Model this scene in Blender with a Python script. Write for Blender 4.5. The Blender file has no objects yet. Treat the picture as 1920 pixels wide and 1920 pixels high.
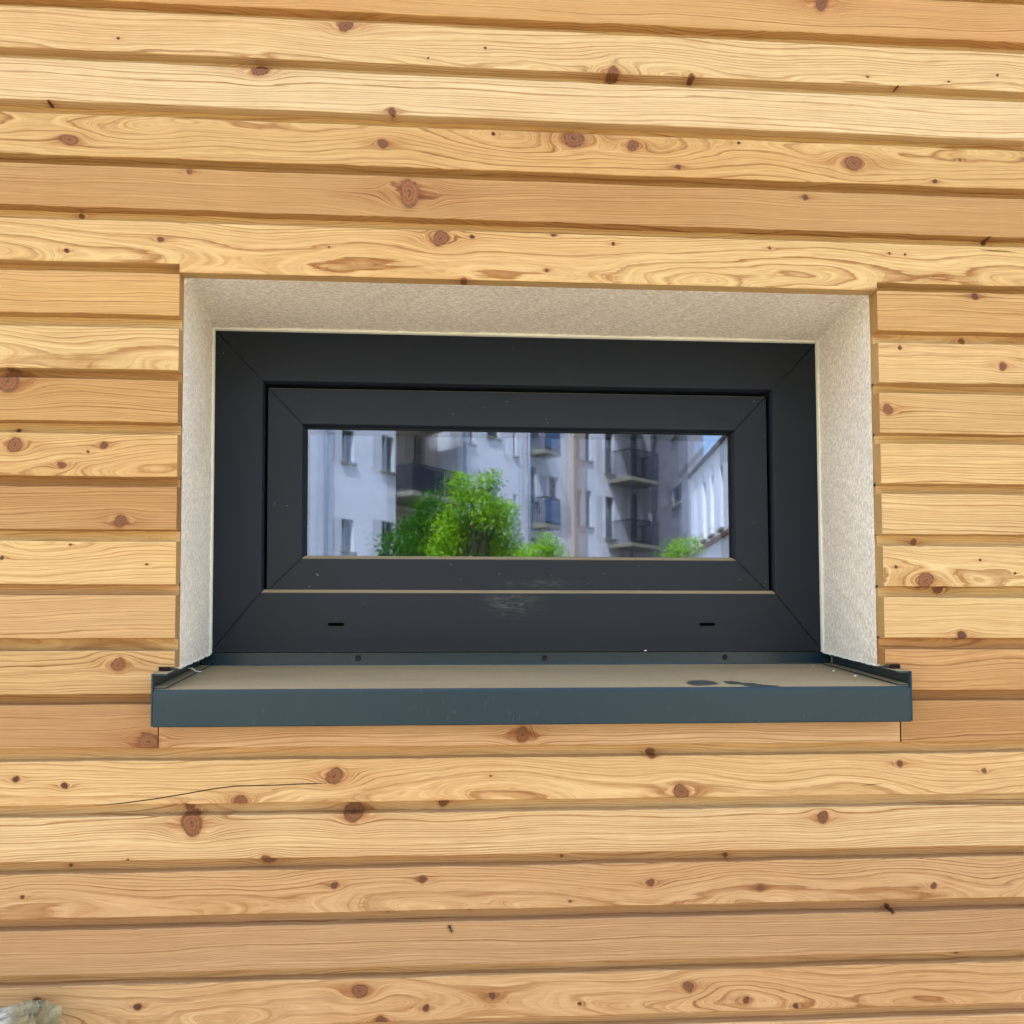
import bpy, math, random
import numpy as np
from mathutils import Vector, Matrix
R = math.radians
sc = bpy.context.scene
col = sc.collection
random.seed(7)

# ------------------------------------------------------------------ camera
cam = bpy.data.cameras.new('camera'); camo = bpy.data.objects.new('camera', cam); col.objects.link(camo)
M = [[0.99698074, 0.07764918, -0.00006676], [-0.07755509, 0.99572965, -0.05007659], [-0.00382193, 0.04993057, 0.99874538]]
EYE = (-0.136117, -1.284971, 1.5)
camo.matrix_world = Matrix(((M[0][0], M[0][2], -M[0][1], EYE[0]), (M[1][0], M[1][2], -M[1][1], EYE[1]),
                            (M[2][0], M[2][2], -M[2][1], EYE[2]), (0, 0, 0, 1)))
cam.sensor_width = 36; cam.lens = 1915.577 / 1920 * 36
cam.shift_x = (960 - 954.496) / 1920; cam.shift_y = (1168.34 - 960) / 1920
cam.clip_start = 0.05; cam.clip_end = 600
sc.camera = camo
# ------------------------------------------------------------------ light
SUN_EL, SUN_AZ = 56, -20            # azimuth of the sun measured from +Y towards +X
world = bpy.data.worlds.new('World'); sc.world = world; world.use_nodes = True
wn = world.node_tree; bg = wn.nodes['Background']
sky = wn.nodes.new('ShaderNodeTexSky'); sky.sky_type = 'NISHITA'; sky.sun_disc = False
sky.sun_elevation = R(SUN_EL); sky.sun_rotation = R(SUN_AZ); sky.air_density = 1.0; sky.dust_density = 3.0; sky.ozone_density = 0.6
tint = wn.nodes.new('ShaderNodeMix'); tint.data_type = 'RGBA'; tint.blend_type = 'MULTIPLY'; tint.inputs[0].default_value = 1
tint.inputs[7].default_value = (1.10, 1.0, 0.86, 1)      # hazy, slightly warm summer sky
wn.links.new(sky.outputs[0], tint.inputs[6]); wn.links.new(tint.outputs[2], bg.inputs[0]); bg.inputs[1].default_value = 0.15
sun = bpy.data.lights.new('sun', 'SUN'); sun.energy = 3.4; sun.angle = R(0.5); sun.color = (1, 0.93, 0.82)
suno = bpy.data.objects.new('sun', sun); col.objects.link(suno)
sd = Vector((math.sin(R(SUN_AZ)) * math.cos(R(SUN_EL)), math.cos(R(SUN_AZ)) * math.cos(R(SUN_EL)), math.sin(R(SUN_EL))))
suno.rotation_euler = sd.to_track_quat('Z', 'Y').to_euler(); suno.location = (20, 20, 30)
sc.view_settings.view_transform = 'Standard'; sc.view_settings.look = 'None'; sc.view_settings.gamma = 1
sc.view_settings.exposure = 2.66
sc.render.engine = 'CYCLES'
sc.cycles.max_bounces = 8; sc.cycles.diffuse_bounces = 3; sc.cycles.transparent_max_bounces = 12

# ------------------------------------------------------------------ helpers
def s2l(c):
    c = c / 255.0
    return c / 12.92 if c <= 0.04045 else ((c + 0.055) / 1.055) ** 2.4
def lin(r, g, b, k=1.0): return (s2l(r) * k, s2l(g) * k, s2l(b) * k)
MM = Matrix(M)
def ray(px, py, Y):
    d = MM @ Vector(((px - 954.496) / 1915.577, 1.0, -(py - 1168.34) / 1915.577))
    t = (Y - EYE[1]) / d.y
    return Vector(EYE) + d * t

def link(o, parent=None):
    col.objects.link(o)
    if parent: o.parent = parent
    return o
def tag(o, label=None, cat=None, group=None, kind=None):
    if label: o['label'] = label
    if cat: o['category'] = cat
    if group: o['group'] = group
    if kind: o['kind'] = kind
    return o
def empty(name, loc=(0, 0, 0)):
    o = bpy.data.objects.new(name, None); o.location = loc; return link(o)

class MB:
    def __init__(s): s.v = []; s.f = []; s.mi = []; s.uv = {}
    def add(s, vs, fs, mi=0):
        n = len(s.v); s.v += [tuple(a) for a in vs]
        for f in fs: s.f.append(tuple(i + n for i in f)); s.mi.append(mi)
    def box(s, a, b, mi=0):
        x0, y0, z0 = a; x1, y1, z1 = b
        s.add([(x0,y0,z0),(x1,y0,z0),(x1,y1,z0),(x0,y1,z0),(x0,y0,z1),(x1,y0,z1),(x1,y1,z1),(x0,y1,z1)],
              [(0,3,2,1),(4,5,6,7),(0,1,5,4),(1,2,6,5),(2,3,7,6),(3,0,4,7)], mi)
    def obox(s, O, u, n, a, b, mi=0):
        # box in a facade frame: u along the wall, n outwards, z up
        u0, n0, z0 = a; u1, n1, z1 = b
        P = lambda uu, nn, z: (O.x + u.x*uu + n.x*nn, O.y + u.y*uu + n.y*nn, z)
        s.add([P(u0,n0,z0),P(u1,n0,z0),P(u1,n1,z0),P(u0,n1,z0),P(u0,n0,z1),P(u1,n0,z1),P(u1,n1,z1),P(u0,n1,z1)],
              [(0,3,2,1),(4,5,6,7),(0,1,5,4),(1,2,6,5),(2,3,7,6),(3,0,4,7)], mi)
    def tube(s, pts, rads, n=8, mi=0, cap=True):
        pts = [Vector(p) for p in pts]; base = len(s.v); rings = []
        for i, p in enumerate(pts):
            t = (pts[min(i+1, len(pts)-1)] - pts[max(i-1, 0)]).normalized()
            a = t.orthogonal().normalized() if i == 0 else (a - t * a.dot(t)).normalized()
            b = t.cross(a); r = rads[i] if hasattr(rads, '__len__') else rads
            rings.append([p + (a*math.cos(2*math.pi*k/n) + b*math.sin(2*math.pi*k/n))*r for k in range(n)])
        vs = [q for r_ in rings for q in r_]
        fs = [(i*n+k, i*n+(k+1)%n, (i+1)*n+(k+1)%n, (i+1)*n+k) for i in range(len(pts)-1) for k in range(n)]
        if cap: fs += [tuple(range(n-1, -1, -1)), tuple((len(pts)-1)*n+k for k in range(n))]
        s.add(vs, fs, mi)
    def build(s, name, mats, parent=None, smooth=False):
        me = bpy.data.meshes.new(name); me.from_pydata(s.v, [], s.f)
        for m in (mats if isinstance(mats, (list, tuple)) else [mats]): me.materials.append(m)
        me.polygons.foreach_set('material_index', s.mi)
        if smooth: me.polygons.foreach_set('use_smooth', [True]*len(s.f))
        me.update()
        return link(bpy.data.objects.new(name, me), parent)

class NT:
    def __init__(s, name):
        s.m = bpy.data.materials.new(name); s.m.use_nodes = True; s.t = s.m.node_tree
        s.b = s.t.nodes['Principled BSDF']; s.out = s.t.nodes['Material Output']
    def n(s, typ, **kw):
        x = s.t.nodes.new('ShaderNode' + typ)
        for k, v in kw.items(): setattr(x, k, v)
        return x
    def l(s, a, b): s.t.links.new(a, b)
    def val(s, sock, v):
        if isinstance(v, bpy.types.NodeSocket): s.l(v, sock)
        else: sock.default_value = v
    def math(s, op, a, b=None, c=None, clamp=False):
        x = s.n('Math', operation=op, use_clamp=clamp); s.val(x.inputs[0], a)
        if b is not None: s.val(x.inputs[1], b)
        if c is not None: s.val(x.inputs[2], c)
        return x.outputs[0]
    def smooth(s, v, a, b, lo=0.0, hi=1.0):
        x = s.n('MapRange', interpolation_type='SMOOTHSTEP'); s.val(x.inputs[0], v)
        x.inputs[1].default_value = a; x.inputs[2].default_value = b; x.inputs[3].default_value = lo; x.inputs[4].default_value = hi
        return x.outputs[0]
    def mix(s, f, a, b, mode='MIX'):
        x = s.n('Mix', data_type='RGBA', blend_type=mode); s.val(x.inputs[0], f)
        for i, v in ((6, a), (7, b)):
            if isinstance(v, (tuple, list)): v = (*v[:3], 1)
            s.val(x.inputs[i], v)
        return x.outputs[2]
    def coord(s, scale=(1, 1, 1), rot=(0, 0, 0), loc=(0, 0, 0)):
        tc = s.n('TexCoord'); mp = s.n('Mapping'); mp.inputs['Scale'].default_value = scale
        mp.inputs['Rotation'].default_value = rot; mp.inputs['Location'].default_value = loc
        s.l(tc.outputs['Object'], mp.inputs[0]); return mp.outputs[0]
    def noise(s, vec, scale, detail=3, rough=0.5, dist=0.0):
        x = s.n('TexNoise'); x.inputs['Scale'].default_value = scale; x.inputs['Detail'].default_value = detail
        x.inputs['Roughness'].default_value = rough; x.inputs['Distortion'].default_value = dist
        if vec is not None: s.l(vec, x.inputs['Vector'])
        return x.outputs['Fac']
    def bump(s, h, strength, dist, normal=None):
        x = s.n('Bump'); x.inputs['Strength'].default_value = strength; x.inputs['Distance'].default_value = dist
        s.l(h, x.inputs['Height'])
        if normal is not None: s.l(normal, x.inputs['Normal'])
        s.l(x.outputs[0], s.b.inputs['Normal']); return x.outputs[0]

def simple(name, c, rough=0.7, spec=0.4, nscale=20, namt=0.25, bump=0.0, stretch=(1, 1, 1)):
    t = NT(name); v = t.coord(stretch); f = t.noise(v, nscale, 5, 0.6)
    k = t.smooth(f, 0.25, 0.75, 1 - namt, 1 + namt)
    mm = t.mix(1.0, c, t_comb(t, k), 'MULTIPLY'); t.l(mm, t.b.inputs['Base Color'])
    t.b.inputs['Roughness'].default_value = rough; t.b.inputs['Specular IOR Level'].default_value = spec
    if bump: t.bump(f, 0.6, bump)
    return t.m
def t_rgb(t, a, b, c):
    x = t.n('CombineColor'); t.l(a, x.inputs[0]); t.l(b, x.inputs[1]); t.l(c, x.inputs[2]); return x.outputs[0]
def t_comb(t, k):
    x = t.n('CombineColor'); t.l(k, x.inputs[0]); t.l(k, x.inputs[1]); t.l(k, x.inputs[2]); return x.outputs[0]

# ------------------------------------------------------------------ materials
def mat_larch():
    t = NT('larch_wood')
    g = t.n('Attribute', attribute_name='grain'); tone = t.n('Attribute', attribute_name='tone')
    sp = t.n('SeparateXYZ'); t.l(g.outputs['Vector'], sp.inputs[0]); ring, kn, kd = sp.outputs
    # wobble of the ring lines along the fibre
    v1 = t.coord((6, 90, 90)); wob = t.noise(v1, 1.0, 3, 0.6)
    wob2 = t.noise(t.coord((18, 260, 260)), 1.0, 3, 0.6)
    ringw = t.math('ADD', t.math('ADD', ring, t.math('MULTIPLY', t.math('SUBTRACT', wob, 0.5), 0.6)), t.math('MULTIPLY', t.math('SUBTRACT', wob2, 0.5), 0.35))
    fl = t.math('FLOOR', ringw); fr = t.math('FRACT', ringw)
    wnz = t.n('TexWhiteNoise', noise_dimensions='1D'); t.l(t.math('ADD', fl, tone.outputs['Alpha']), wnz.inputs['W'])
    amp = t.math('MULTIPLY_ADD', wnz.outputs['Value'], 0.75, 0.38)
    late = t.math('MULTIPLY', t.smooth(fr, 0.46, 0.89), t.smooth(fr, 0.88, 1.0, 1, 0))
    late = t.math('POWER', late, 2.0)
    late = t.math('MULTIPLY', late, amp)
    # fade of contrast along the board
    v2 = t.coord((2.5, 14, 14)); fade = t.noise(v2, 1.0, 2, 0.5)
    late = t.math('MULTIPLY', late, t.smooth(fade, 0.3, 0.62, 0.55, 1.0))
    base = tone.outputs['Color']
    latec = t.mix(1.0, base, (0.52, 0.345, 0.20), 'MULTIPLY')
    c = t.mix(t.math('MULTIPLY', late, 1.0, clamp=True), base, latec)
    # fibres that follow the grain round the knots
    fine_ = t.n('CombineXYZ'); t.l(t.math('MULTIPLY', ring, 21.0), fine_.inputs[0])
    cx_ = t.n('CombineXYZ'); ox = t.n('SeparateXYZ'); tcx = t.n('TexCoord'); t.l(tcx.outputs['Object'], ox.inputs[0])
    t.l(t.math('MULTIPLY', ring, 7.0), cx_.inputs[0]); t.l(t.math('MULTIPLY', ox.outputs[0], 9.0), cx_.inputs[1]); t.l(t.math('MULTIPLY', tone.outputs['Alpha'], 3.1), cx_.inputs[2])
    fz = t.noise(cx_.outputs[0], 1.0, 4, 0.62)
    c = t.mix(1.0, c, t_rgb(t, t.smooth(fz, 0.28, 0.72, 0.82, 1.10), t.smooth(fz, 0.28, 0.72, 0.74, 1.12), t.smooth(fz, 0.28, 0.72, 0.62, 1.16)), 'MULTIPLY')
    t.l(t.math('MULTIPLY', ox.outputs[0], 26.0), fine_.inputs[1]); fz2 = t.noise(fine_.outputs[0], 1.0, 2, 0.6)
    c = t.mix(t.smooth(fz2, 0.54, 0.67, 0, 0.62), c, t.mix(1.0, c, (0.74, 0.60, 0.44), 'MULTIPLY'))
    # resin-coloured fibres beside the knots
    ha = t.n('Attribute', attribute_name='halo')
    hz = t.math('MULTIPLY', ha.outputs['Fac'], t.smooth(fz, 0.30, 0.68, 1.0, 0.35))
    c = t.mix(hz, c, t.mix(1.0, c, (0.62, 0.40, 0.25), 'MULTIPLY'))
    # broad colour drift
    v3 = t.coord((1.6, 9, 9), loc=(3, 1, 0)); dr = t.noise(v3, 1.0, 3, 0.5)
    c = t.mix(t.smooth(dr, 0.35, 0.7, 0, 0.55), c, t.mix(1.0, c, (0.93, 0.80, 0.70), 'MULTIPLY'))
    v3b = t.coord((1.1, 7, 7), loc=(9, 4, 2)); dr2 = t.noise(v3b, 1.0, 3, 0.5)
    c = t.mix(t.smooth(dr2, 0.45, 0.75, 0, 0.5), c, t.mix(1.0, c, (1.08, 1.10, 1.06), 'MULTIPLY'))
    # fine fibres and resin flecks
    v4 = t.coord((14, 900, 900)); fib = t.noise(v4, 1.0, 3, 0.7)
    c = t.mix(1.0, c, t_comb(t, t.smooth(fib, 0.25, 0.75, 0.90, 1.07)), 'MULTIPLY')
    v5 = t.coord((30, 420, 420), loc=(5, 5, 5)); fib2 = t.noise(v5, 1.0, 2, 0.5)
    c = t.mix(t.smooth(fib2, 0.68, 0.78, 0, 0.35), c, t.mix(1.0, c, (0.7, 0.55, 0.42), 'MULTIPLY'))
    # darker halo around knots, then the knot itself with its own rings
    halo = t.smooth(kn, -1.1, 0.0); halo = t.math('MULTIPLY', t.math('POWER', halo, 3.0), t.math('MULTIPLY_ADD', kd, 0.5, 0.45))
    c = t.mix(halo, c, t.mix(1.0, c, (0.70, 0.47, 0.33), 'MULTIPLY'))
    v6 = t.coord((300, 300, 300)); kno = t.noise(v6, 1.0, 3, 0.6)
    kr = t.math('SINE', t.math('ADD', t.math('MULTIPLY', kn, 19.0), t.math('MULTIPLY', kno, 9.0)))
    kl = t.mix(t.smooth(kr, -0.9, 1.3), (0.28, 0.108, 0.036), (0.19, 0.066, 0.021))
    kc = t.mix(kd, kl, (0.055, 0.022, 0.012))
    kc = t.mix(t.smooth(kno, 0.5, 0.75, 0, 0.5), kc, t.mix(1.0, kc, (0.5, 0.4, 0.35), 'MULTIPLY'))
    c = t.mix(t.smooth(t.math('ADD', kn, t.math('MULTIPLY', t.math('SUBTRACT', kno, 0.5), 0.35)), -0.04, 0.10), c, kc)
    c = t.mix(t.math('MULTIPLY', t.smooth(kn, 0.72, 0.98), t.smooth(kno, 0.3, 0.6, 0.2, 0.8)), c, (0.07, 0.028, 0.012))
    rim = t.math('MULTIPLY', t.smooth(kn, -0.12, 0.02), t.smooth(kn, 0.03, 0.2, 1, 0))
    c = t.mix(t.math('MULTIPLY', rim, t.smooth(kno, 0.35, 0.6, 0.15, 0.85)), c, (0.10, 0.045, 0.02))
    t.l(c, t.b.inputs['Base Color'])
    t.b.inputs['Roughness'].default_value = 0.62; t.b.inputs['Specular IOR Level'].default_value = 0.28
    h = t.math('ADD', t.math('MULTIPLY', late, 1.0), t.math('MULTIPLY', fib, 0.5))
    t.bump(h, 0.35, 0.0006)
    return t.m
WOOD = mat_larch()
CRACK = simple('crack_shadow_wood', (0.06, 0.028, 0.012), 0.9, 0.1)

def mat_plaster(name='lime_plaster', c=lin(242, 231, 215), bumpy=True):
    t = NT(name); v = t.coord((1, 1, 1))
    a = t.noise(v, 260, 2, 0.5, 0.6)
    tc = t.n('UVMap'); mp = t.n('Mapping'); mp.inputs['Scale'].default_value = (150, 380, 1); t.l(tc.outputs[0], mp.inputs[0])
    b = t.n('TexNoise', noise_dimensions='2D'); b.inputs['Scale'].default_value = 1.0; b.inputs['Detail'].default_value = 3; b.inputs['Distortion'].default_value = 0.8
    t.l(mp.outputs[0], b.inputs['Vector']); b = b.outputs['Fac']
    big = t.noise(v, 9, 3, 0.5)
    f = t.math('ADD', t.math('MULTIPLY', a, 0.4), t.math('MULTIPLY', b, 0.6))
    k = t.smooth(f, 0.38, 0.64, 0.78, 1.14)
    cc = t.mix(1.0, c, t_comb(t, k), 'MULTIPLY')
    cc = t.mix(t.smooth(big, 0.35, 0.65, 0, 0.5), cc, t.mix(1.0, cc, (0.95, 0.90, 0.92), 'MULTIPLY'))
    pit = t.noise(v, 700, 1, 0.5)
    cc = t.mix(t.smooth(pit, 0.70, 0.76, 0, 0.6), cc, (0.16, 0.13, 0.10))
    t.l(cc, t.b.inputs['Base Color']); t.b.inputs['Roughness'].default_value = 0.9; t.b.inputs['Specular IOR Level'].default_value = 0.2
    t.bump(f, 0.8, 0.0028)
    return t.m
PLASTER = mat_plaster()
BEAD = simple('white_plaster_bead', lin(225, 222, 208), 0.7, 0.3, 60, 0.06, 0.0003)

def mat_frame(name, c, dusty=True, rough=0.42):
    t = NT(name); v = t.coord()
    # foil embossing runs along the member (uv.x is the member's direction)
    tc = t.n('UVMap'); mp = t.n('Mapping'); mp.inputs['Scale'].default_value = (60, 1500, 1); t.l(tc.outputs[0], mp.inputs[0])
    b = t.n('TexNoise', noise_dimensions='2D'); b.inputs['Scale'].default_value = 1; b.inputs['Detail'].default_value = 2
    t.l(mp.outputs[0], b.inputs['Vector'])
    cl = t.noise(v, 5, 4, 0.6); cc = t.mix(t.smooth(cl, 0.35, 0.7, 0, 0.35), c, t.mix(1.0, c, (1.35, 1.32, 1.2), 'MULTIPLY'))
    # faint dust film and specks of plaster
    sp = t.noise(v, 260, 1, 0.5); spk = t.smooth(sp, 0.80, 0.815, 0, 0.45)
    cc = t.mix(spk, cc, (0.45, 0.44, 0.4))
    def smear(cx, cz, rx, rz, a):
        q = t.n('Mapping'); q.inputs['Location'].default_value = (-cx/rx, 0, -cz/rz); q.inputs['Scale'].default_value = (1/rx, 0.0, 1/rz)
        tc2 = t.n('TexCoord'); t.l(tc2.outputs['Object'], q.inputs[0])
        ln = t.n('VectorMath', operation='LENGTH'); t.l(q.outputs[0], ln.inputs[0])
        m_ = t.smooth(ln.outputs['Value'], 0.15, 1.0, 1, 0)
        nn = t.noise(t.coord((60, 200, 240)), 1.0, 5, 0.7)
        return t.math('MULTIPLY', t.math('MULTIPLY', m_, t.smooth(nn, 0.42, 0.72)), a)
    for s_ in ((-0.015, 1.603, 0.060, 0.030, 0.26), (0.03, 1.632, 0.09, 0.010, 0.22)):
        cc = t.mix(smear(*s_), cc, (0.26, 0.24, 0.19))
    if dusty:
        ge = t.n('NewGeometry'); sx = t.n('SeparateXYZ'); t.l(ge.outputs['True Normal'], sx.inputs[0])
        d = t.smooth(sx.outputs[2], 0.25, 0.65, 0, 0.9); dn = t.noise(t.coord((8, 60, 60)), 1.0, 4, 0.6)
        d = t.math('MULTIPLY', d, t.smooth(dn, 0.2, 0.5, 0.75, 1))
        cc = t.mix(d, cc, lin(156, 138, 108))
    t.l(cc, t.b.inputs['Base Color']); t.b.inputs['Roughness'].default_value = rough; t.b.inputs['Specular IOR Level'].default_value = 0.30
    t.bump(b.outputs['Fac'], 0.25, 0.0004)
    return t.m
FRAME = mat_frame('anthracite_foil', (0.0048, 0.0082, 0.0155))
GASKET = simple('black_rubber', (0.008, 0.008, 0.008), 0.6, 0.3, 50, 0.1)
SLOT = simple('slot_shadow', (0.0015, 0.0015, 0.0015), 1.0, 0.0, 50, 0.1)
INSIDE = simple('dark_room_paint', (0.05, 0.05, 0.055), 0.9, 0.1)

D = 0.1921                       # depth of the window frame behind the wall face
SY = -0.0565; zf = 1.4835; slope = (1.5125-zf)/(D-SY)
def sill_z(y): return zf + slope*(y-SY)
def sp(px, py):        # photo pixel to a point on the sill's sloping top
    lo, hi = SY-.02, D
    for _ in range(40):
        m_ = (lo+hi)/2; p = ray(px, py, m_)
        if p.z < sill_z(m_): hi = m_
        else: lo = m_
    return p.x, (lo+hi)/2
def mat_sill():
    t = NT('anthracite_aluminium'); v = t.coord()
    c = (0.006, 0.022, 0.034)
    cl = t.noise(v, 4.5, 4, 0.6); cc = t.mix(t.smooth(cl, 0.35, 0.7, 0, 0.5), c, (0.013, 0.026, 0.029))
    st = t.noise(t.coord((380, 100, 60)), 1.0, 3, 0.6)
    cc = t.mix(t.smooth(st, 0.66, 0.80, 0, 0.25), cc, (0.22, 0.24, 0.24))
    ge = t.n('NewGeometry'); sx = t.n('SeparateXYZ'); t.l(ge.outputs['True Normal'], sx.inputs[0])
    d = t.smooth(sx.outputs[2], 0.80, 0.97, 0, 0.94)
    dn = t.noise(t.coord((4, 30, 30)), 1.0, 5, 0.6); d = t.math('MULTIPLY', d, t.smooth(dn, 0.25, 0.6, 0.82, 1.0))
    tot = None
    for px, py, hw, hh in ((1318,1280,28,5), (1302,1282,14,4), (1375,1280,18,3.5), (1410,1284,20,4.5), (1440,1287,26,3)):
        (cx, cy), (_, y1_), (_, y0_) = sp(px, py), sp(px, py-hh), sp(px, py+hh); rx = hw*.00064*1.1; ry = max(.005, (y1_-y0_)/2*1.1)
        q = t.n('Mapping'); q.inputs['Location'].default_value = (-cx/rx, -cy/ry, 0); q.inputs['Scale'].default_value = (1/rx, 1/ry, 0.0)
        tc2 = t.n('TexCoord'); t.l(tc2.outputs['Object'], q.inputs[0])
        ln = t.n('VectorMath', operation='LENGTH'); t.l(q.outputs[0], ln.inputs[0])
        nn = t.noise(t.coord((90, 160, 90)), 1.0, 3, 0.6)
        m_ = t.smooth(t.math('ADD', ln.outputs['Value'], t.math('MULTIPLY', nn, 0.9)), 1.30, 1.42, 1, 0)
        tot = m_ if tot is None else t.math('MAXIMUM', tot, m_)
    d = t.math('MULTIPLY', d, t.math('MULTIPLY_ADD', tot, -0.8, 1.0))
    dust = t.mix(t.smooth(t.noise(v, 700, 2, 0.6), 0.3, 0.7), lin(150, 130, 96), lin(176, 155, 120))
    cc = t.mix(d, cc, dust)
    t.l(cc, t.b.inputs['Base Color'])
    t.l(t.math('MULTIPLY_ADD', d, 0.70, 0.25), t.b.inputs['Roughness'])
    t.l(t.math('MULTIPLY_ADD', d, -0.3, 0.42), t.b.inputs['Specular IOR Level'])
    t.bump(t.noise(v, 900, 2, 0.5), 0.15, 0.0003)
    return t.m
SILL = mat_sill()

def mat_glass(name, k, tint, trans):
    t = NT(name); t.t.nodes.remove(t.b)
    gl = t.n('BsdfGlossy'); gl.inputs['Color'].default_value = (*tint, 1); gl.inputs['Roughness'].default_value = 0.016
    tr = t.n('BsdfTransparent'); tr.inputs['Color'].default_value = (*trans, 1)
    lw = t.n('LayerWeight'); lw.inputs['Blend'].default_value = 0.25
    fac = t.math('MULTIPLY_ADD', lw.outputs['Fresnel'], 0.6, k, clamp=True)
    mx = t.n('MixShader'); t.l(fac, mx.inputs[0]); t.l(tr.outputs[0], mx.inputs[1]); t.l(gl.outputs[0], mx.inputs[2])
    t.l(mx.outputs[0], t.out.inputs['Surface']); return t.m
GLASS1 = mat_glass('coated_glass', 0.21, (0.56, 0.70, 1.0), (0.9, 0.92, 0.95))
GLASS2 = mat_glass('inner_glass', 0.14, (0.50, 0.66, 1.0), (0.8, 0.82, 0.85))

# ------------------------------------------------------------------ numpy grid meshes with grain attributes
class Grids:
    def __init__(s): s.V = []; s.F = []; s.G = []; s.T = []; s.n = 0
    def add(s, P, G, T):
        # P (nr,nc,3)
        nr, nc = P.shape[:2]; idx = np.arange(nr*nc).reshape(nr, nc) + s.n
        q = np.stack([idx[:-1, :-1], idx[1:, :-1], idx[1:, 1:], idx[:-1, 1:]], -1).reshape(-1, 4)
        s.V.append(P.reshape(-1, 3)); s.G.append(G.reshape(-1, 4)); s.T.append(np.broadcast_to(T, (nr*nc, 4))); s.F.append(q); s.n += nr*nc
    def build(s, name, mats, parent):
        V = np.concatenate(s.V).astype(np.float32); F = np.concatenate(s.F).astype(np.int32)
        G = np.concatenate(s.G).astype(np.float32); T = np.concatenate(s.T).astype(np.float32)
        me = bpy.data.meshes.new(name); me.vertices.add(len(V)); me.vertices.foreach_set('co', V.ravel())
        me.loops.add(F.size); me.loops.foreach_set('vertex_index', F.ravel())
        me.polygons.add(len(F)); me.polygons.foreach_set('loop_start', np.arange(0, F.size, 4, dtype=np.int32))
        try: me.polygons.foreach_set('loop_total', np.full(len(F), 4, np.int32))
        except Exception: pass
        a = me.attributes.new('grain', 'FLOAT_VECTOR', 'POINT'); a.data.foreach_set('vector', np.ascontiguousarray(G[:, :3]).ravel())
        h_ = me.attributes.new('halo', 'FLOAT', 'POINT'); h_.data.foreach_set('value', np.ascontiguousarray(G[:, 3]))
        b = me.attributes.new('tone', 'FLOAT_COLOR', 'POINT'); b.data.foreach_set('color', T.ravel())
        me.materials.append(mats); me.update(calc_edges=True)
        return link(bpy.data.objects.new(name, me), parent)

# ------------------------------------------------------------------ the cladding
D = 0.1921                       # depth of the window frame behind the wall face
PITCH, Z0 = 0.066, 2.27028
T_, REC = 0.024, 0.0165          # board thickness, depth of the shadow groove
YF = -T_
OX, OZT = 0.4426, 1.9955
rng0 = np.random.RandomState(11)

def zl(k, x):                    # lower edge of course k (measured left and right), linear in x
    zL = {0:2.2716,1:2.2065,2:2.1382,3:2.0742,4:2.0056,5:1.9411,6:1.8727,7:1.8085,8:1.7410,9:1.6764,10:1.61,11:1.5449,12:1.4777,13:1.4133,14:1.3461,15:1.2800,16:1.2134,17:1.1473}
    zR = {0:2.2690,1:2.2024,2:2.1364,3:2.0712,4:2.0059,5:1.9436,6:1.8755,7:1.8091,8:1.7435,9:1.6780,10:1.6104,11:1.5442,12:1.4777,13:1.4119,14:1.3456,15:1.2794,16:1.2141,17:1.1475}
    a = zL.get(k, Z0 - PITCH*k); b = zR.get(k, Z0 - PITCH*k)
    t = np.clip((x + 0.65) / 1.29, -0.3, 1.3)
    return a*(1-t) + b*t

class Wob:                       # smooth 1-D noise
    def __init__(s, r, amp, wl):
        s.c = [(amp / (1+i*0.8) * r.uniform(.6, 1.1), 2*math.pi/(wl*w_), r.uniform(0, 6.28)) for i, w_ in enumerate((1.0, 0.47, 0.23))]
    def __call__(s, x): return sum(a*np.sin(f*x+p) for a, f, p in s.c)

PXK = 0.000655
def kn(px, py, r, dark=0.35, sx=1.0):
    p = ray(px, py, YF); return (p.x, p.z, r*PXK, dark, sx)
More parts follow.
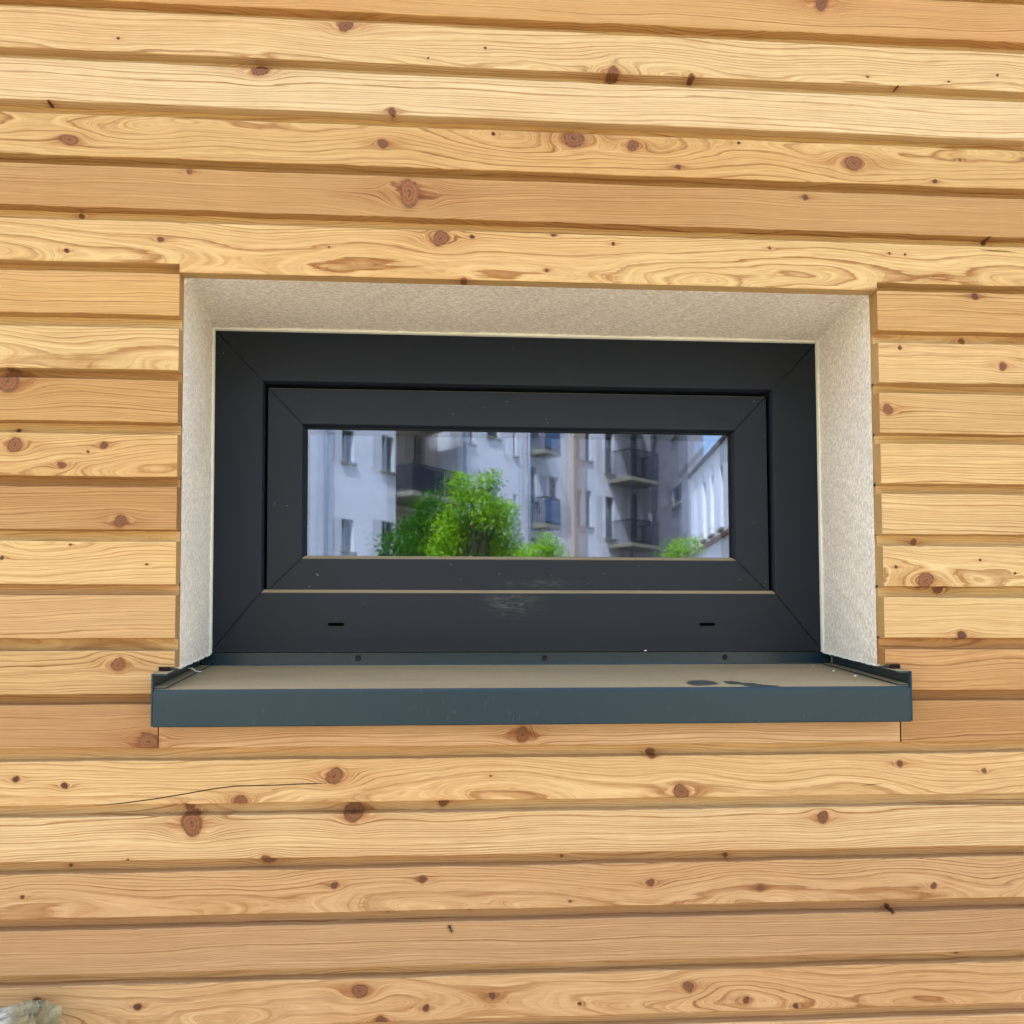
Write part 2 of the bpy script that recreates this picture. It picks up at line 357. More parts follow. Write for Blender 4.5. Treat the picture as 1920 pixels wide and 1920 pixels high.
# knots: photo pixel, radius in photo pixels, darkness; turned into metres on the wall
KN = [kn(*a) for a in [
 (1540,6,15,.35,.8),(648,47,13,.35),(222,72,2.5,.9),(910,90,2.5,.8),(803,109,2,1),(1150,136,12,.3),(1297,144,6,.55),(1627,144,2.2,.9),(1779,153,2.2,.9),(1870,141,3,.7),(1684,162,2.2,.9),
 (487,128,16,.3),(90,190,3,.9),(120,109,3.5,.9),(735,209,7,.5),(130,262,9,.1,1.6),(718,269,9,.45),(925,251,3.5,1),(1075,260,19,.25),(1187,273,11,.3),(1272,313,4.5,.7),(1600,306,16,.2),(1385,268,2.8,1),(1753,340,4,.9),(1800,300,3,.4),
 (768,362,25,.05,.8),(1510,370,5,.7),(355,322,5,.3),(145,398,5,.55),(125,470,4,1),(301,449,5,.6),(826,447,15,.2),(885,444,4,.8),(1038,440,4,.7),(1150,457,3.2,.9),(1025,507,3.5,.6),(1443,465,3,.5),(1668,475,2.5,.8),(1697,477,2.5,.6),(1856,449,5,.9),(617,463,1.8,.9),(870,525,5,.25),
 (1828,556,6,.8),(1687,652,4,.6),(1880,687,8,.4),(1815,636,6,.3),(15,713,21,.15),(1665,768,10,.2),(28,834,13,.15),(25,806,4,.9),(194,835,6,.5),(115,872,6,.4),(165,847,3,.4),
 (226,977,11,.35),(132,1021,2,.9),(4,1046,3.5,.9),(275,1058,2,.9),(222,1246,12,.2),(1724,1017,6,.3),(1735,1088,16,.12),(1680,1063,3,.9),(1838,1050,2.5,.9),(1903,1075,2.5,.9),(1770,1107,9,.3),(1803,1192,10,.7,.8),(1605,641,6,.3),
 (277,1390,16,.2),(980,1378,14,.25,.8),(30,1461,5.5,.85),(121,1473,5.5,.85),(627,1455,15,.15),(450,1502,11,.25),(1223,1415,7,.5),(1277,1484,14,.25),(1687,1432,6,.6),(1845,1445,5,.35),(920,1455,2,.5),
 (360,1545,20,.15),(350,1516,9,.2),(662,1526,16,.3),(832,1510,9,.45),(1543,1532,11,.45),(500,1615,11,.4),(627,1660,6,.7),(792,1649,6,.7),(1220,1655,7,.5),(1425,1665,6,.5),(1367,1611,4,.7),(1751,1661,6,.6),(1069,1690,2.5,.7),(42,1682,3.5,.8),(124,1631,3,.8),(240,1612,2,.9),(1056,1613,3,.5),
 (727,1714,4.5,.8),(882,1710,5,.8),(1673,1708,5,1),(675,1858,13,.3),(923,1867,6,.7),(799,1890,6,.7),(1087,1882,3.5,.8),(1291,1850,10,.4),(1399,1875,6,.7),(1492,1886,4.5,.9),(258,1888,6,.9),(70,1876,6,.8),(715,1915,10,.6),(1805,1795,3,.7)]]
KX = np.array([k[0] for k in KN]); 

# courses: pith offset in z (0 = flat sawn, large = straight grain), ring width, contrast wander, face colour in sRGB
TONE = {-3:(226,184,126),-2:(236,200,142),-1:(226,180,120),0:(236,201,147),1:(240,208,158),2:(226,186,126),3:(213,170,113),4:(235,197,138),
 '5L':(228,185,124),'5R':(224,182,122),'6L':(236,200,142),'6R':(236,199,142),'7L':(218,174,114),'7R':(226,186,128),'8L':(232,193,133),'8R':(236,197,138),
 '9L':(212,168,112),'9R':(235,198,142),'10L':(238,200,140),'10R':(236,199,142),'11L':(226,184,130),'11R':(237,201,144),'12L':(224,184,128),'12R':(220,174,118),
 '13L':(212,168,116),'13M':(233,192,144),'13R':(208,163,108),14:(236,196,140),15:(236,200,148),16:(222,181,130),17:(212,171,125),18:(224,182,130),19:(230,190,140)}
GR = {-1:(90,2.6),0:(38,4.2),1:(95,4.4),2:(14,4.3),3:(70,2.8),4:(30,3.8),'5L':(75,3.2),'5R':(80,2.8),'6L':(35,4.6),'6R':(40,4.4),'7L':(70,3.2),'7R':(60,3.4),'8L':(28,3.6),'8R':(50,4.2),
 '9L':(70,3.2),'9R':(75,3.8),'10L':(28,4.6),'10R':(25,4.4),'11L':(85,2.8),'11R':(80,2.6),'12L':(34,4.3),'12R':(36,4.2),'13L':(80,2.6),'13M':(75,3.6),'13R':(85,2.6),
 14:(40,4.4),15:(70,3.9),16:(30,3.7),17:(100,2.5),18:(20,4.2),19:(60,4)}
ALB = 0.70
def path(h, znear):
    """profile of one board measured from its lower edge: list of (y, dz), top to bottom"""
    zt = h + 0.003; za = h - 0.0118; zb = h - 0.0140
    pts = [(-T_+REC, zt)]
    def seg(y0, z0, y1, z1, step):
        n = max(1, int(round(math.hypot(y1-y0, z1-z0)/step)))
        for i in range(1, n+1): pts.append((y0+(y1-y0)*i/n, z0+(z1-z0)*i/n))
    seg(-T_+REC, zt, -T_+REC, za, STEP); seg(-T_+REC, za, -T_+0.0006, zb, STEP*.8); seg(-T_+0.0006, zb, -T_, zb-0.0006, .001)
    seg(-T_, zb-0.0006, -T_, 0.0010, STEP)
    for a in (30, 60, 90): pts.append((-T_+0.001-0.001*math.cos(R(a)), 0.001-0.001*math.sin(R(a))))
    seg(-T_+0.001, 0, -T_+REC+0.002, 0, 0.002)
    return pts
STEP = 0.0014

def board(gr, k, xa, xb, key, endL=False, endR=False, fine=True, zlow=None, zmin=None):
    global STEP
    r = np.random.RandomState(abs(hash(str(key))) % 1 + (sum(ord(c)*(i+3) for i, c in enumerate(str(key)))*7919) % 100000)
    tone = TONE.get(key); pz, w = GR.get(key, (None, None))
    if tone is None: tone = [(228,186,128),(214,172,116),(238,203,148),(222,180,126)][r.randint(4)]
    if pz is None: pz, w = r.uniform(5, 90), r.uniform(2.6, 5.2)
    STEP = 0.0014 if fine else 0.004
    sgn = 1 if r.rand() < .5 else -1
    yp0 = r.uniform(0.03, 0.06); zp0 = sgn*pz/1000.0; w *= 0.82/1000.0
    flat = pz < 45
    wy = Wob(r, (0.0042 if flat else 0.0010), 0.95); wz = Wob(r, (0.007 if flat else 0.0035), 1.1); wl = Wob(r, 0.0003, 0.23); wf = Wob(r, 0.00025, 0.4)
    wr = Wob(r, 0.5, 5.0); fx = r.uniform(0, 10); taper = r.uniform(-.004, .004)
    z_mid = float(zl(k, 0.5*(xa+xb)))
    ks = [q for q in KN if xa-0.03 < q[0] < xb+0.03 and -0.02 < q[1]-float(zl(k, q[0])) < PITCH+0.02] if fine else []
    if not fine:
        ks = [(r.uniform(xa, xb), z_mid + r.uniform(.005, .055), r.choice([.003, .005, .009]), r.uniform(.2, .9), 1.0) for _ in range(int((xb-xa)*2.5))]
    # x samples, denser at the knots
    dx = 0.004 if fine else 0.03
    xs = [np.arange(xa, xb, dx), [xb]]
    for q in ks:
        a = q[2]; st = max(0.0007, min(0.0013, a/5)) if fine else 0.002
        xs.append(np.arange(max(xa, q[0]-a*1.5-0.002), min(xb, q[0]+a*1.5+0.002), st))
    xs = np.unique(np.round(np.concatenate(xs), 5))
    h = PITCH
    pts = np.array(path(h, 0))
    if zmin is not None: pts = pts[pts[:, 1] > zmin - z_mid]
    if fine and ks:                              # denser rows at small knots too
        ext = []
        for q in ks:
            c = q[1] - float(zl(k, q[0])); a = q[2]
            if 0.002 < c < h-0.0155: ext += list(np.arange(max(0.002, c-a*1.3), min(h-0.0150, c+a*1.3), max(.0008, min(.0014, a/4))))
        face = pts[(abs(pts[:, 0]+T_) < 1e-7)]; lo = np.argmax(abs(pts[:, 0]+T_) < 1e-7); hi = lo+len(face)
        zz = np.unique(np.round(np.concatenate([face[:, 1], [e for e in ext if face[-1, 1] < e < face[0, 1]]]), 5))[::-1]
        keep = [0]
        for i in range(1, len(zz)):
            if zz[keep[-1]]-zz[i] > 0.0004: keep.append(i)
        zz = zz[keep]
        pts = np.concatenate([pts[:lo], np.stack([np.full(len(zz), -T_), zz], 1), pts[hi:]])
    ty = pts[:, 0][:, None]; tz = pts[:, 1][:, None]; X = xs[None, :] + 0*ty
    zlo = zl(k, xs)[None, :] + wl(xs)[None, :]
    if zlow is not None:
        base = zl(k, xs)[None, :]; frac = np.clip(1 - tz/(h-0.0142), 0, 1); zlo = base + (zlow-base)*frac
    Z = zlo + tz; Y = ty + wf(xs)[None, :]*np.ones_like(ty)
    def field(X, Y, Z):
        ze = Z.copy(); bump = np.zeros_like(Z); kv = np.full(Z.shape, -3.0); kdv = np.zeros_like(Z); hal = np.zeros_like(Z)
        for (kx, kz, a, dk, sx) in ks:
            dz = Z - kz - (Y+T_)*0.15; dxx = (X - kx)
            ang = np.arctan2(dz, dxx); aa = a*(1+0.10*np.sin(2*ang+kx*50)+0.06*np.sin(3*ang+kz*90))
            rc = np.hypot(dxx/sx, dz)+1e-9
            ae = a*1.15; rho2 = (dxx/1.9)**2 + dz**2
            fac = np.minimum(ae*ae/np.maximum(rho2, ae*ae*0.25), 1.0)
            fac = fac*np.exp(-np.maximum(rho2-ae*ae, 0)/(5.0*ae)**2)
            ze -= dz*fac*0.93
            hal = np.maximum(hal, np.exp(-((dxx/(4.5*a))**2 + (dz/(1.05*a))**2)))
            if flat: bump += 0.55*a*np.exp(-((dxx/(3.4*a))**2 + (dz/(1.6*a))**2))
            kk = (aa-rc)/np.maximum(a, 1e-6); kdv = np.where(kk > kv, dk, kdv); kv = np.maximum(kv, kk)
        zp = z_mid + PITCH/2 + zp0 + wz(X); yp = YF + yp0 + wy(X) + taper*X
        rr = np.hypot(Y-yp, ze-zp) + bump + 0.00035*np.sin(X*37+fx+ze*120) + 0.0002*np.sin(X*91+ze*260+fx*2)
        ring = rr/w + 60 + 0.7*np.sin(rr/w*0.83+fx) + 0.4*np.sin(rr/w*0.31+fx*2)
        return np.stack([ring, np.clip(kv, -3, 1), kdv, hal], -1)
    tone = [m_*(v_/m_)**1.28 for v_, m_ in zip(tone, (231, 191, 134))]
    c = lin(*tone, ALB); c = (c[0]*.985, c[1]*.962, c[2]*.93); T = np.array([c[0], c[1], c[2], float(r.randint(0, 900))/10.0])
    gr.add(np.stack([X, Y, Z], -1), field(X, Y, Z), T)
    # end grain
    for flag, xi, si in ((endL, 0, -1), (endR, -1, 1)):
        if not flag: continue
        nd = 10; yb = np.linspace(0, 1, nd)[None, :]
        prY = Y[:, xi][:, None]; prZ = Z[:, xi][:, None]
        Yc = prY*(1-yb) + (-0.0002)*yb; Zc = prZ + 0*yb; Xc = np.full_like(Yc, xs[xi])
        ringc = np.hypot(Yc-(YF+yp0+0.01), Zc-(z_mid+PITCH/2+zp0*0.5))/0.0035 + 60
        Gc = np.stack([ringc, np.full_like(ringc, -3), np.zeros_like(ringc), np.zeros_like(ringc)], -1)
        P = np.stack([Xc, Yc, Zc], -1)
        if si < 0: P = P[:, ::-1]; Gc = Gc[:, ::-1]
        gr.add(P, Gc, np.array([c[0]*.86, c[1]*.80, c[2]*.74, 3.3]))

WX0, WX1 = -3.6, 3.9; FX0, FX1 = -0.95, 1.0
house = empty('timber_house', (0, 0, 0))
tag(house, 'house wall of pale yellow larch boards around a small dark window', 'house')
gr = Grids()
k_top, k_bot = -14, 31
for k in range(k_top, k_bot+1):
    fine = -2 <= k <= 19
    if not fine: board(gr, k, WX0, WX1, k, True, True, False); continue
    board(gr, k, WX0, FX0, ('x', k, 0), True, False, False) if False else None
    if 5 <= k <= 12:
        e_ = 0.4616 if k == 12 else OX
        board(gr, k, FX0, -e_, '%dL' % k, False, True); board(gr, k, e_, FX1, '%dR' % k, True, False)
        if k == 12:            # the boards are notched round the ends of the sill
            board(gr, k, -e_, -OX, '12L', False, True, zmin=1.5095); board(gr, k, OX, e_, '12R', True, False, zmin=1.5095)
    elif k == 4:
        # over the opening the boards' lower edge is not rebated: the face runs down to the reveal
        board(gr, k, FX0, -OX, k, False, False); board(gr, k, -OX, OX, k, True, True, zlow=OZT); board(gr, k, OX, FX1, k, False, False)
    elif k == 13:
        board(gr, k, FX0, -0.4616, '13L', False, True); board(gr, k, -0.4602, 0.4596, '13M', True, True); board(gr, k, 0.4616, FX1, '13R', True, False)
    else:
        board(gr, k, FX0, FX1, k)
    key = k if k in TONE else None
    for (a, b, sfx) in ((WX0, FX0, 'L'), (FX1, WX1, 'R')):
        kk = k if k in TONE else '%d%s' % (k, sfx)
        board(gr, k, a, b, kk, sfx == 'L', sfx == 'R', False)
clad = gr.build('cladding', WOOD, house)
tag(clad, 'horizontal larch boards with shadow grooves, grain and reddish knots')

# drying cracks in two boards
def crack(pts, w0):
    vs = []; fs = []
    for i, (px, py) in enumerate(pts):
        p = ray(px, py, YF-0.0004); w_ = w0*PXK*(0.25 if i in (0, len(pts)-1) else 1.0)
        vs += [(p.x, p.y, p.z-w_/2), (p.x, p.y, p.z+w_/2)]
        if i: fs.append((2*i-2, 2*i, 2*i+1, 2*i-1))
    return vs, fs
for pts, w_ in (([(175,1511),(230,1506),(290,1498),(350,1488),(400,1479),(440,1474),(490,1473),(540,1471),(590,1469),(612,1469)], 1.9),
               ([(1615,1473),(1635,1471),(1655,1469)], 1.4), ([(1688,1472),(1700,1470)], 1.2), ([(1005,1378+8),(997,1365),(991,1357)], 2.2), ([(1000,1396),(996,1376),(991,1358)], 2.6), ([(962,1394),(966,1376),(964,1358)], 1.8),
               ([(1838,468),(1860,470),(1885,471),(1905,473)], 1.8), ([(141,392),(139,410)], 2.2), ([(149,392),(148,410)], 2.2)):
    if w_ == 2.2 and pts[0][0] < 200: continue
    mb = MB(); mb.add(*crack(pts, w_)); mb.build('drying_crack', CRACK, clad)

# ------------------------------------------------------------------ masonry shell with the opening, roof, room
WALLY = simple('wall_render', lin(196, 188, 172), 0.9, 0.2, 30, 0.1)
mb = MB()
a, b = 0.0004, 0.30; OXm, Zb, Zt = 0.462, 1.47, 2.012
mb.box((WX0, a, 0.0), (-OXm, b, 3.2)); mb.box((OXm, a, 0.0), (WX1, b, 3.2)); mb.box((-OXm, a, 0.0), (OXm, b, Zb)); mb.box((-OXm, a, Zt), (OXm, b, 3.2))
mb.box((WX0, b, 0), (WX0+0.3, 5.7, 3.2)); mb.box((WX1-0.3, b, 0), (WX1, 5.7, 3.2)); mb.box((WX0, 5.7, 0), (WX1, 6.0, 3.2))
mb.build('wall', WALLY, house)
mb = MB(); mb.box((WX0-0.12, -0.06, 3.2), (WX1+0.12, 6.1, 3.42)); mb.build('roof', simple('roof_edge_metal', (0.06, 0.065, 0.07), 0.5), house)
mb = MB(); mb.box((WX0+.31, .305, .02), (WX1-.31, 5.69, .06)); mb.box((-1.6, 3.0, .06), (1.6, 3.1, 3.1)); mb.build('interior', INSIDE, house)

# plaster reveal: one sheet bent round the opening, soft in the outer corners
def reveal():
    nd = 46; V = []; UV = []
    rr = random.Random(3)
    ph = [rr.uniform(0, 6.28) for _ in range(8)]
    rows = []
    for j in range(nd+1):
        t = j/nd; y = -0.0004 + t*(D+0.0006+0.0); rad = 0.016*(1-t)**1.3 + 0.0012
        hx = 0.4438 + (0.4462-0.4438)*t; zt = 1.9990
        pts = []
        zbot = 1.5088 + 0.0222*t
        n1, n2 = 90, 170
        for i in range(n1): pts.append((-hx, zbot + (zt-rad-zbot)*i/n1, 0))
        for i in range(9): a_ = math.pi - (math.pi/2)*i/8; pts.append((-hx+rad+rad*math.cos(a_), zt-rad+rad*math.sin(a_), 1))
        for i in range(1, n2): pts.append((-hx+rad+(2*hx-2*rad)*i/n2, zt, 2))
        for i in range(9): a_ = math.pi/2 - (math.pi/2)*i/8; pts.append((hx-rad+rad*math.cos(a_), zt-rad+rad*math.sin(a_), 1))
        for i in range(1, n1+1): pts.append((hx, zt-rad - (zt-rad-zbot)*i/n1, 3))
        rows.append((y, pts))
    r0 = [(x + (0.02 if x > 0 else -0.02), z + 0.02*(z > 1.9), tg) for x, z, tg in rows[0][1]]
    rows.insert(0, (-0.00045, r0))
    vs = []; uv = []
    for y, pts in rows:
        s = 0; prev = None
        for (x, z, tg) in pts:
            if prev: s += math.hypot(x-prev[0], z-prev[1])
            prev = (x, z); e = max(0, 1 - (y+0.0004)/0.03)
            w_ = 0.0004*math.sin(s*160+y*90+ph[0]) + 0.0007*e*math.sin(s*95+ph[1]) + 0.0005*e*math.sin(s*310+ph[2]) + 0.0006*math.sin(s*23+y*14)
            nx, nz = ((1, 0) if tg == 0 else (0, -1) if tg == 2 else (-1, 0) if tg == 3 else (0, 0))
            yy = y
            vs.append((x+nx*w_, yy, z+nz*w_)); uv.append((s, y))
    n = len(rows[0][1]); fs = [(j*n+i, j*n+i+1, (j+1)*n+i+1, (j+1)*n+i) for j in range(nd+1) for i in range(n-1)]
    me = bpy.data.meshes.new('window_reveal'); me.from_pydata(vs, [], fs); me.materials.append(PLASTER)
    ul = me.uv_layers.new(name='UVMap')
    vi = np.empty(len(me.loops), np.int32); me.loops.foreach_get('vertex_index', vi)
    ul.data.foreach_set('uv', np.array(uv, np.float32)[vi].ravel())
    me.polygons.foreach_set('use_smooth', [True]*len(fs)); me.update()
    return link(bpy.data.objects.new('window_reveal', me), house)
rev = reveal(); tag(rev, 'rough cream plaster reveal around the window')
mb = MB(); zb_ = 1.5312
for s_ in (-1, 1):
    x0, x1 = sorted((s_*0.4465, s_*0.4432)); mb.box((x0, D-0.007, zb_), (x1, D-0.0003, 1.9955))
mb.box((-0.4465, D-0.007, 1.9957), (0.4465, D-0.0003, 1.9995))
bd = mb.build('plaster_bead', BEAD, rev)

# ------------------------------------------------------------------ the window
def ring_members(name, loops, mat, parent, gap=0.0007, outerface=None):
    """loops: list of (x half, z0, z1, y); four mitred members made of the strips between the loops"""
    vs = []; fs = []; uv = []
    for side in range(4):
        base = len(vs)
        for (hx, z0, z1, y) in loops:
            cs = [(-hx, z0), (hx, z0), (hx, z1), (-hx, z1)]
            a_, b_ = cs[side], cs[(side+1) % 4]
            dx_, dz_ = b_[0]-a_[0], b_[1]-a_[1]; L_ = math.hypot(dx_, dz_); ux, uz = dx_/L_, dz_/L_
            vs.append((a_[0]+ux*gap, y, a_[1]+uz*gap)); vs.append((b_[0]-ux*gap, y, b_[1]-uz*gap))
            dpt = hx + y*1.3 if side in (1, 3) else (z0 if side == 0 else z1) + y*1.3
            uv.append((( -hx if side % 2 == 0 else z0), dpt)); uv.append(((hx if side % 2 == 0 else z1), dpt))
        for i in range(len(loops)-1):
            q = base+2*i; fs.append((q, q+1, q+3, q+2))
    me = bpy.data.meshes.new(name); me.from_pydata(vs, [], fs); me.materials.append(mat)
    ul = me.uv_layers.new(name='UVMap'); vi = np.empty(len(me.loops), np.int32); me.loops.foreach_get('vertex_index', vi)
    ul.data.foreach_set('uv', np.array(uv, np.float32)[vi].ravel()); me.update()
    return link(bpy.data.objects.new(name, me), parent)
win = ring_members('window', [(.4461,1.5325,1.9986,D+.07),(.4461,1.5325,1.9986,D),(.3770,1.6172,1.9255,D),(.3764,1.6179,1.9248,D+.0003),(.3738,1.6218,1.9222,D+.0042),(.3732,1.6226,1.9214,D+.0056),(.3730,1.6228,1.9212,D+.034)], FRAME, house)
tag(win, 'small anthracite window with embossed frame and reflecting pane')
sash = ring_members('sash', [(.3703,1.6190,1.9172,D+.034),(.3703,1.6190,1.9172,D+.0120),(.3693,1.6200,1.9162,D+.0102),(.3212,1.6675,1.8655,D+.0100),(.3206,1.6682,1.8648,D+.0103),(.3168,1.6722,1.8615,D+.0150),(.3160,1.6728,1.8608,D+.0165),(.3160,1.6728,1.8608,D+.026)], FRAME, win)
gk = ring_members('glazing_gasket', [(.3195,1.669,1.864,D+.0212),(.3138,1.6735,1.8600,D+.0210),(.3138,1.6735,1.8600,D+.048)], GASKET, win, 0.0)
mb = MB()                                     # added black backing, stands for the shade in the open joints
mb.box((-.4461,D+.071,1.5325),(.4461,D+.075,1.665)); mb.box((-.4461,D+.071,1.87),(.4461,D+.075,1.9986))
mb.box((-.4461,D+.071,1.665),(-.325,D+.075,1.87)); mb.box((.325,D+.071,1.665),(.4461,D+.075,1.87))
mb.build('joint_backing', GASKET, win)
def pane(name, y, mat, rz, rx=0):
    vs = []; hx, z0, z1 = .3175, 1.6705, 1.8630
    o = MB(); zc = (z0+z1)/2
    o.add([(-hx, 0, z0-zc), (hx, 0, z0-zc), (hx, 0, z1-zc), (-hx, 0, z1-zc)], [(0, 1, 2, 3)])
    ob = o.build(name, mat, win); ob.location = (0, y, zc); ob.rotation_euler = (rx, 0, rz); return ob
p1 = pane('glass_pane', D+.0230, GLASS1, R(0.0)); p2 = pane('glass_pane', D+.0420, GLASS2, R(0.26), R(0.05))
mb = MB()
for cx in (-.2697, .2720):                    # drainage slots: black plates painting the shade of round-ended holes
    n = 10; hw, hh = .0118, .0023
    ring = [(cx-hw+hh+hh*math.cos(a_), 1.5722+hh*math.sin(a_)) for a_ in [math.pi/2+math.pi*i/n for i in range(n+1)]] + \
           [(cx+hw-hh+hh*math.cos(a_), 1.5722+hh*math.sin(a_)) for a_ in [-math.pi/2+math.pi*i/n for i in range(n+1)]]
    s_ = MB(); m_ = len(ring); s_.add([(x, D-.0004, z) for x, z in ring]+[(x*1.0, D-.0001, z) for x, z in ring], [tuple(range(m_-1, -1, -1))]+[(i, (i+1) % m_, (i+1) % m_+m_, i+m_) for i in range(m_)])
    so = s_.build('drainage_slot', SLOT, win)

# ------------------------------------------------------------------ the metal sill
def extr(profile, x0, x1, mb, mi=0, closed=False):
    n = len(profile); vs = [(x0, y, z) for y, z in profile] + [(x1, y, z) for y, z in profile]
    fs = [(i, i+n, (i+1) % n+n, (i+1) % n) for i in range(n if closed else n-1)]
    mb.add(vs, fs, mi)
mb = MB()
prof = [(D+.0040, 1.5318), (D+.0040, 1.5155), (D+.0030, 1.5135), (D+.0005, 1.5126)]
prof += [(SY+.005, zf+slope*.005)]
for i in range(1, 7): a_ = math.pi/2*i/6; prof.append((SY+.005-.005*math.sin(a_), zf+slope*.005-.005+.005*math.cos(a_)))
prof += [(SY, 1.4405), (SY+.0006, 1.4395), (SY+.012, 1.4395), (SY+.012, 1.4405), (SY+.0016, 1.4412)]
extr(prof, -.4590, .4592, mb)
# underside so that it is a real folded sheet
extr([(y+.0012, z-.0012) for y, z in prof[2:-4]][::-1], -.4590, .4592, mb)
sill = mb.build('window_sill', SILL, house); tag(sill, 'folded anthracite metal sill with dusty top')
def endcap(s_):
    mb = MB()
    def zs(y): return zf + slope*(y-SY)
    def bar(xa, xb, dz0, dz1, y0=SY-.0006, y1=D-.003):
        xa, xb = sorted((s_*xa, s_*xb))
        vs = [(x, y, zs(y)+dz) for y in (y0, y1) for x in (xa, xb) for dz in (dz0, dz1)]
        mb.add(vs, [(0,2,3,1),(4,5,7,6),(0,1,5,4),(2,6,7,3),(0,4,6,2),(1,3,7,5)])
    bar(.4594, .4612, -.0430, .0185)            # outer web, down to the drip edge
    bar(.4440, .4593, .0162, .0183, y0=SY+.0015)             # top flange
    bar(.4455, .4593, .0006, .0022, y0=SY+.004)             # lower flange on the sill
    return mb.build('end_cap', SILL, sill)
endcap(-1); endcap(1)
TAPE = simple('sealing_tape_foam', (0.02, 0.012, 0.01), 0.9, 0.1)
for s_ in (-1, 1):
    mb = MB(); x0, x1 = sorted((s_*.4475, s_*.4590)); mb.box((x0, -.031, 1.5058), (x1, -.0243, 1.5100))
    mb.build('sealing_tape', TAPE, sill)
for cx in (-.2384, .0314, .2994):
    mb = MB(); n = 20; prof_ = [(.0, -.0009), (.0014, -.0009), (.0015, -.0016), (.0030, -.0019), (.0033, -.0013), (.0036, -.0010), (.0040, -.0010), (.0042, 0.0)]
    vs = [(cx+r_*math.cos(2*math.pi*i/n), D+.0038+y_, 1.5238+r_*math.sin(2*math.pi*i/n)) for r_, y_ in prof_ for i in range(n)]
    fs = [(j*n+i, (j+1)*n+i, (j+1)*n+(i+1) % n, j*n+(i+1) % n) for j in range(len(prof_)-1) for i in range(n)]
    mb.add(vs, fs); mb.build('screw', GASKET, sill, smooth=False)

# ------------------------------------------------------------------ the ground
GRD = NT('pale_gravel'); v = GRD.coord(); f1 = GRD.noise(v, 2, 6, 0.7); f2 = GRD.noise(v, 60, 4, 0.7)
c = GRD.mix(GRD.smooth(f1, .35, .65), (0.36, 0.325, 0.265), (0.46, 0.42, 0.345)); c = GRD.mix(GRD.smooth(f2, .3, .7, 0, .5), c, (0.22, 0.19, 0.15))
GRD.l(c, GRD.b.inputs['Base Color']); GRD.b.inputs['Roughness'].default_value = .95; GRD.bump(f2, .8, .01)
mb = MB(); mb.add([(-250, -250, 0), (250, -250, 0), (250, 250, 0), (-250, 250, 0)], [(0, 1, 2, 3)])
g = mb.build('ground', GRD.m); tag(g, kind='structure')
GRS = NT('added_lawn_green'); v = GRS.coord(); f1 = GRS.noise(v, 3, 6, 0.7); f2 = GRS.noise(v, 90, 3, 0.7)
c = GRS.mix(GRS.smooth(f1, .3, .7), (0.05, 0.09, 0.02), (0.09, 0.13, 0.035)); c = GRS.mix(GRS.smooth(f2, .3, .7, 0, .6), c, (0.03, 0.06, 0.012))
GRS.l(c, GRS.b.inputs['Base Color']); GRS.b.inputs['Roughness'].default_value = .9; GRS.bump(f2, 1, .03)
mb = MB(); mb.add([(-60, -31, .004), (60, -31, .004), (60, -5.5, .004), (-60, -5.5, .004)], [(0, 1, 2, 3)])  # unseen grass added as a dark band, less light reaches the board grooves
g = mb.build('added_lawn', GRS.m); tag(g, kind='structure')

# ------------------------------------------------------------------ the courtyard houses seen in the pane
# a photo ray through the pane meets, mirrored, a real point at the same distance in front of the wall
def mir(px, py, s):
    p = ray(px, py, D+.023+s); return Vector((p.x, D+.023-s, p.z))
REND = simple('white_facade', lin(222, 222, 226, .70), .9, .2, .5, .06)
REND2 = simple('beige_facade', lin(205, 188, 172, .6), .9, .2, .5, .06)
REND3 = simple('shade_grey_facade', lin(150, 150, 155, .6), .9, .2, .5, .06)  # darker grey paints in the shade on the cross wing
DARKW = simple('window_wood_dark', (0.07, 0.085, 0.08), .6)
PANE = simple('window_glass_dark', (0.02, 0.035, 0.05), .08, .8, 1, .4)
IRON = simple('black_iron', (0.02, 0.022, 0.028), .5)
SLAB = simple('balcony_concrete', lin(150, 145, 128, .6), .9)
PIPE = simple('zinc_pipe', (0.14, 0.17, 0.22), .4, .5)
ROOFT = simple('roof_tiles', (0.16, 0.07, 0.045), .85, .2, 3, .3)

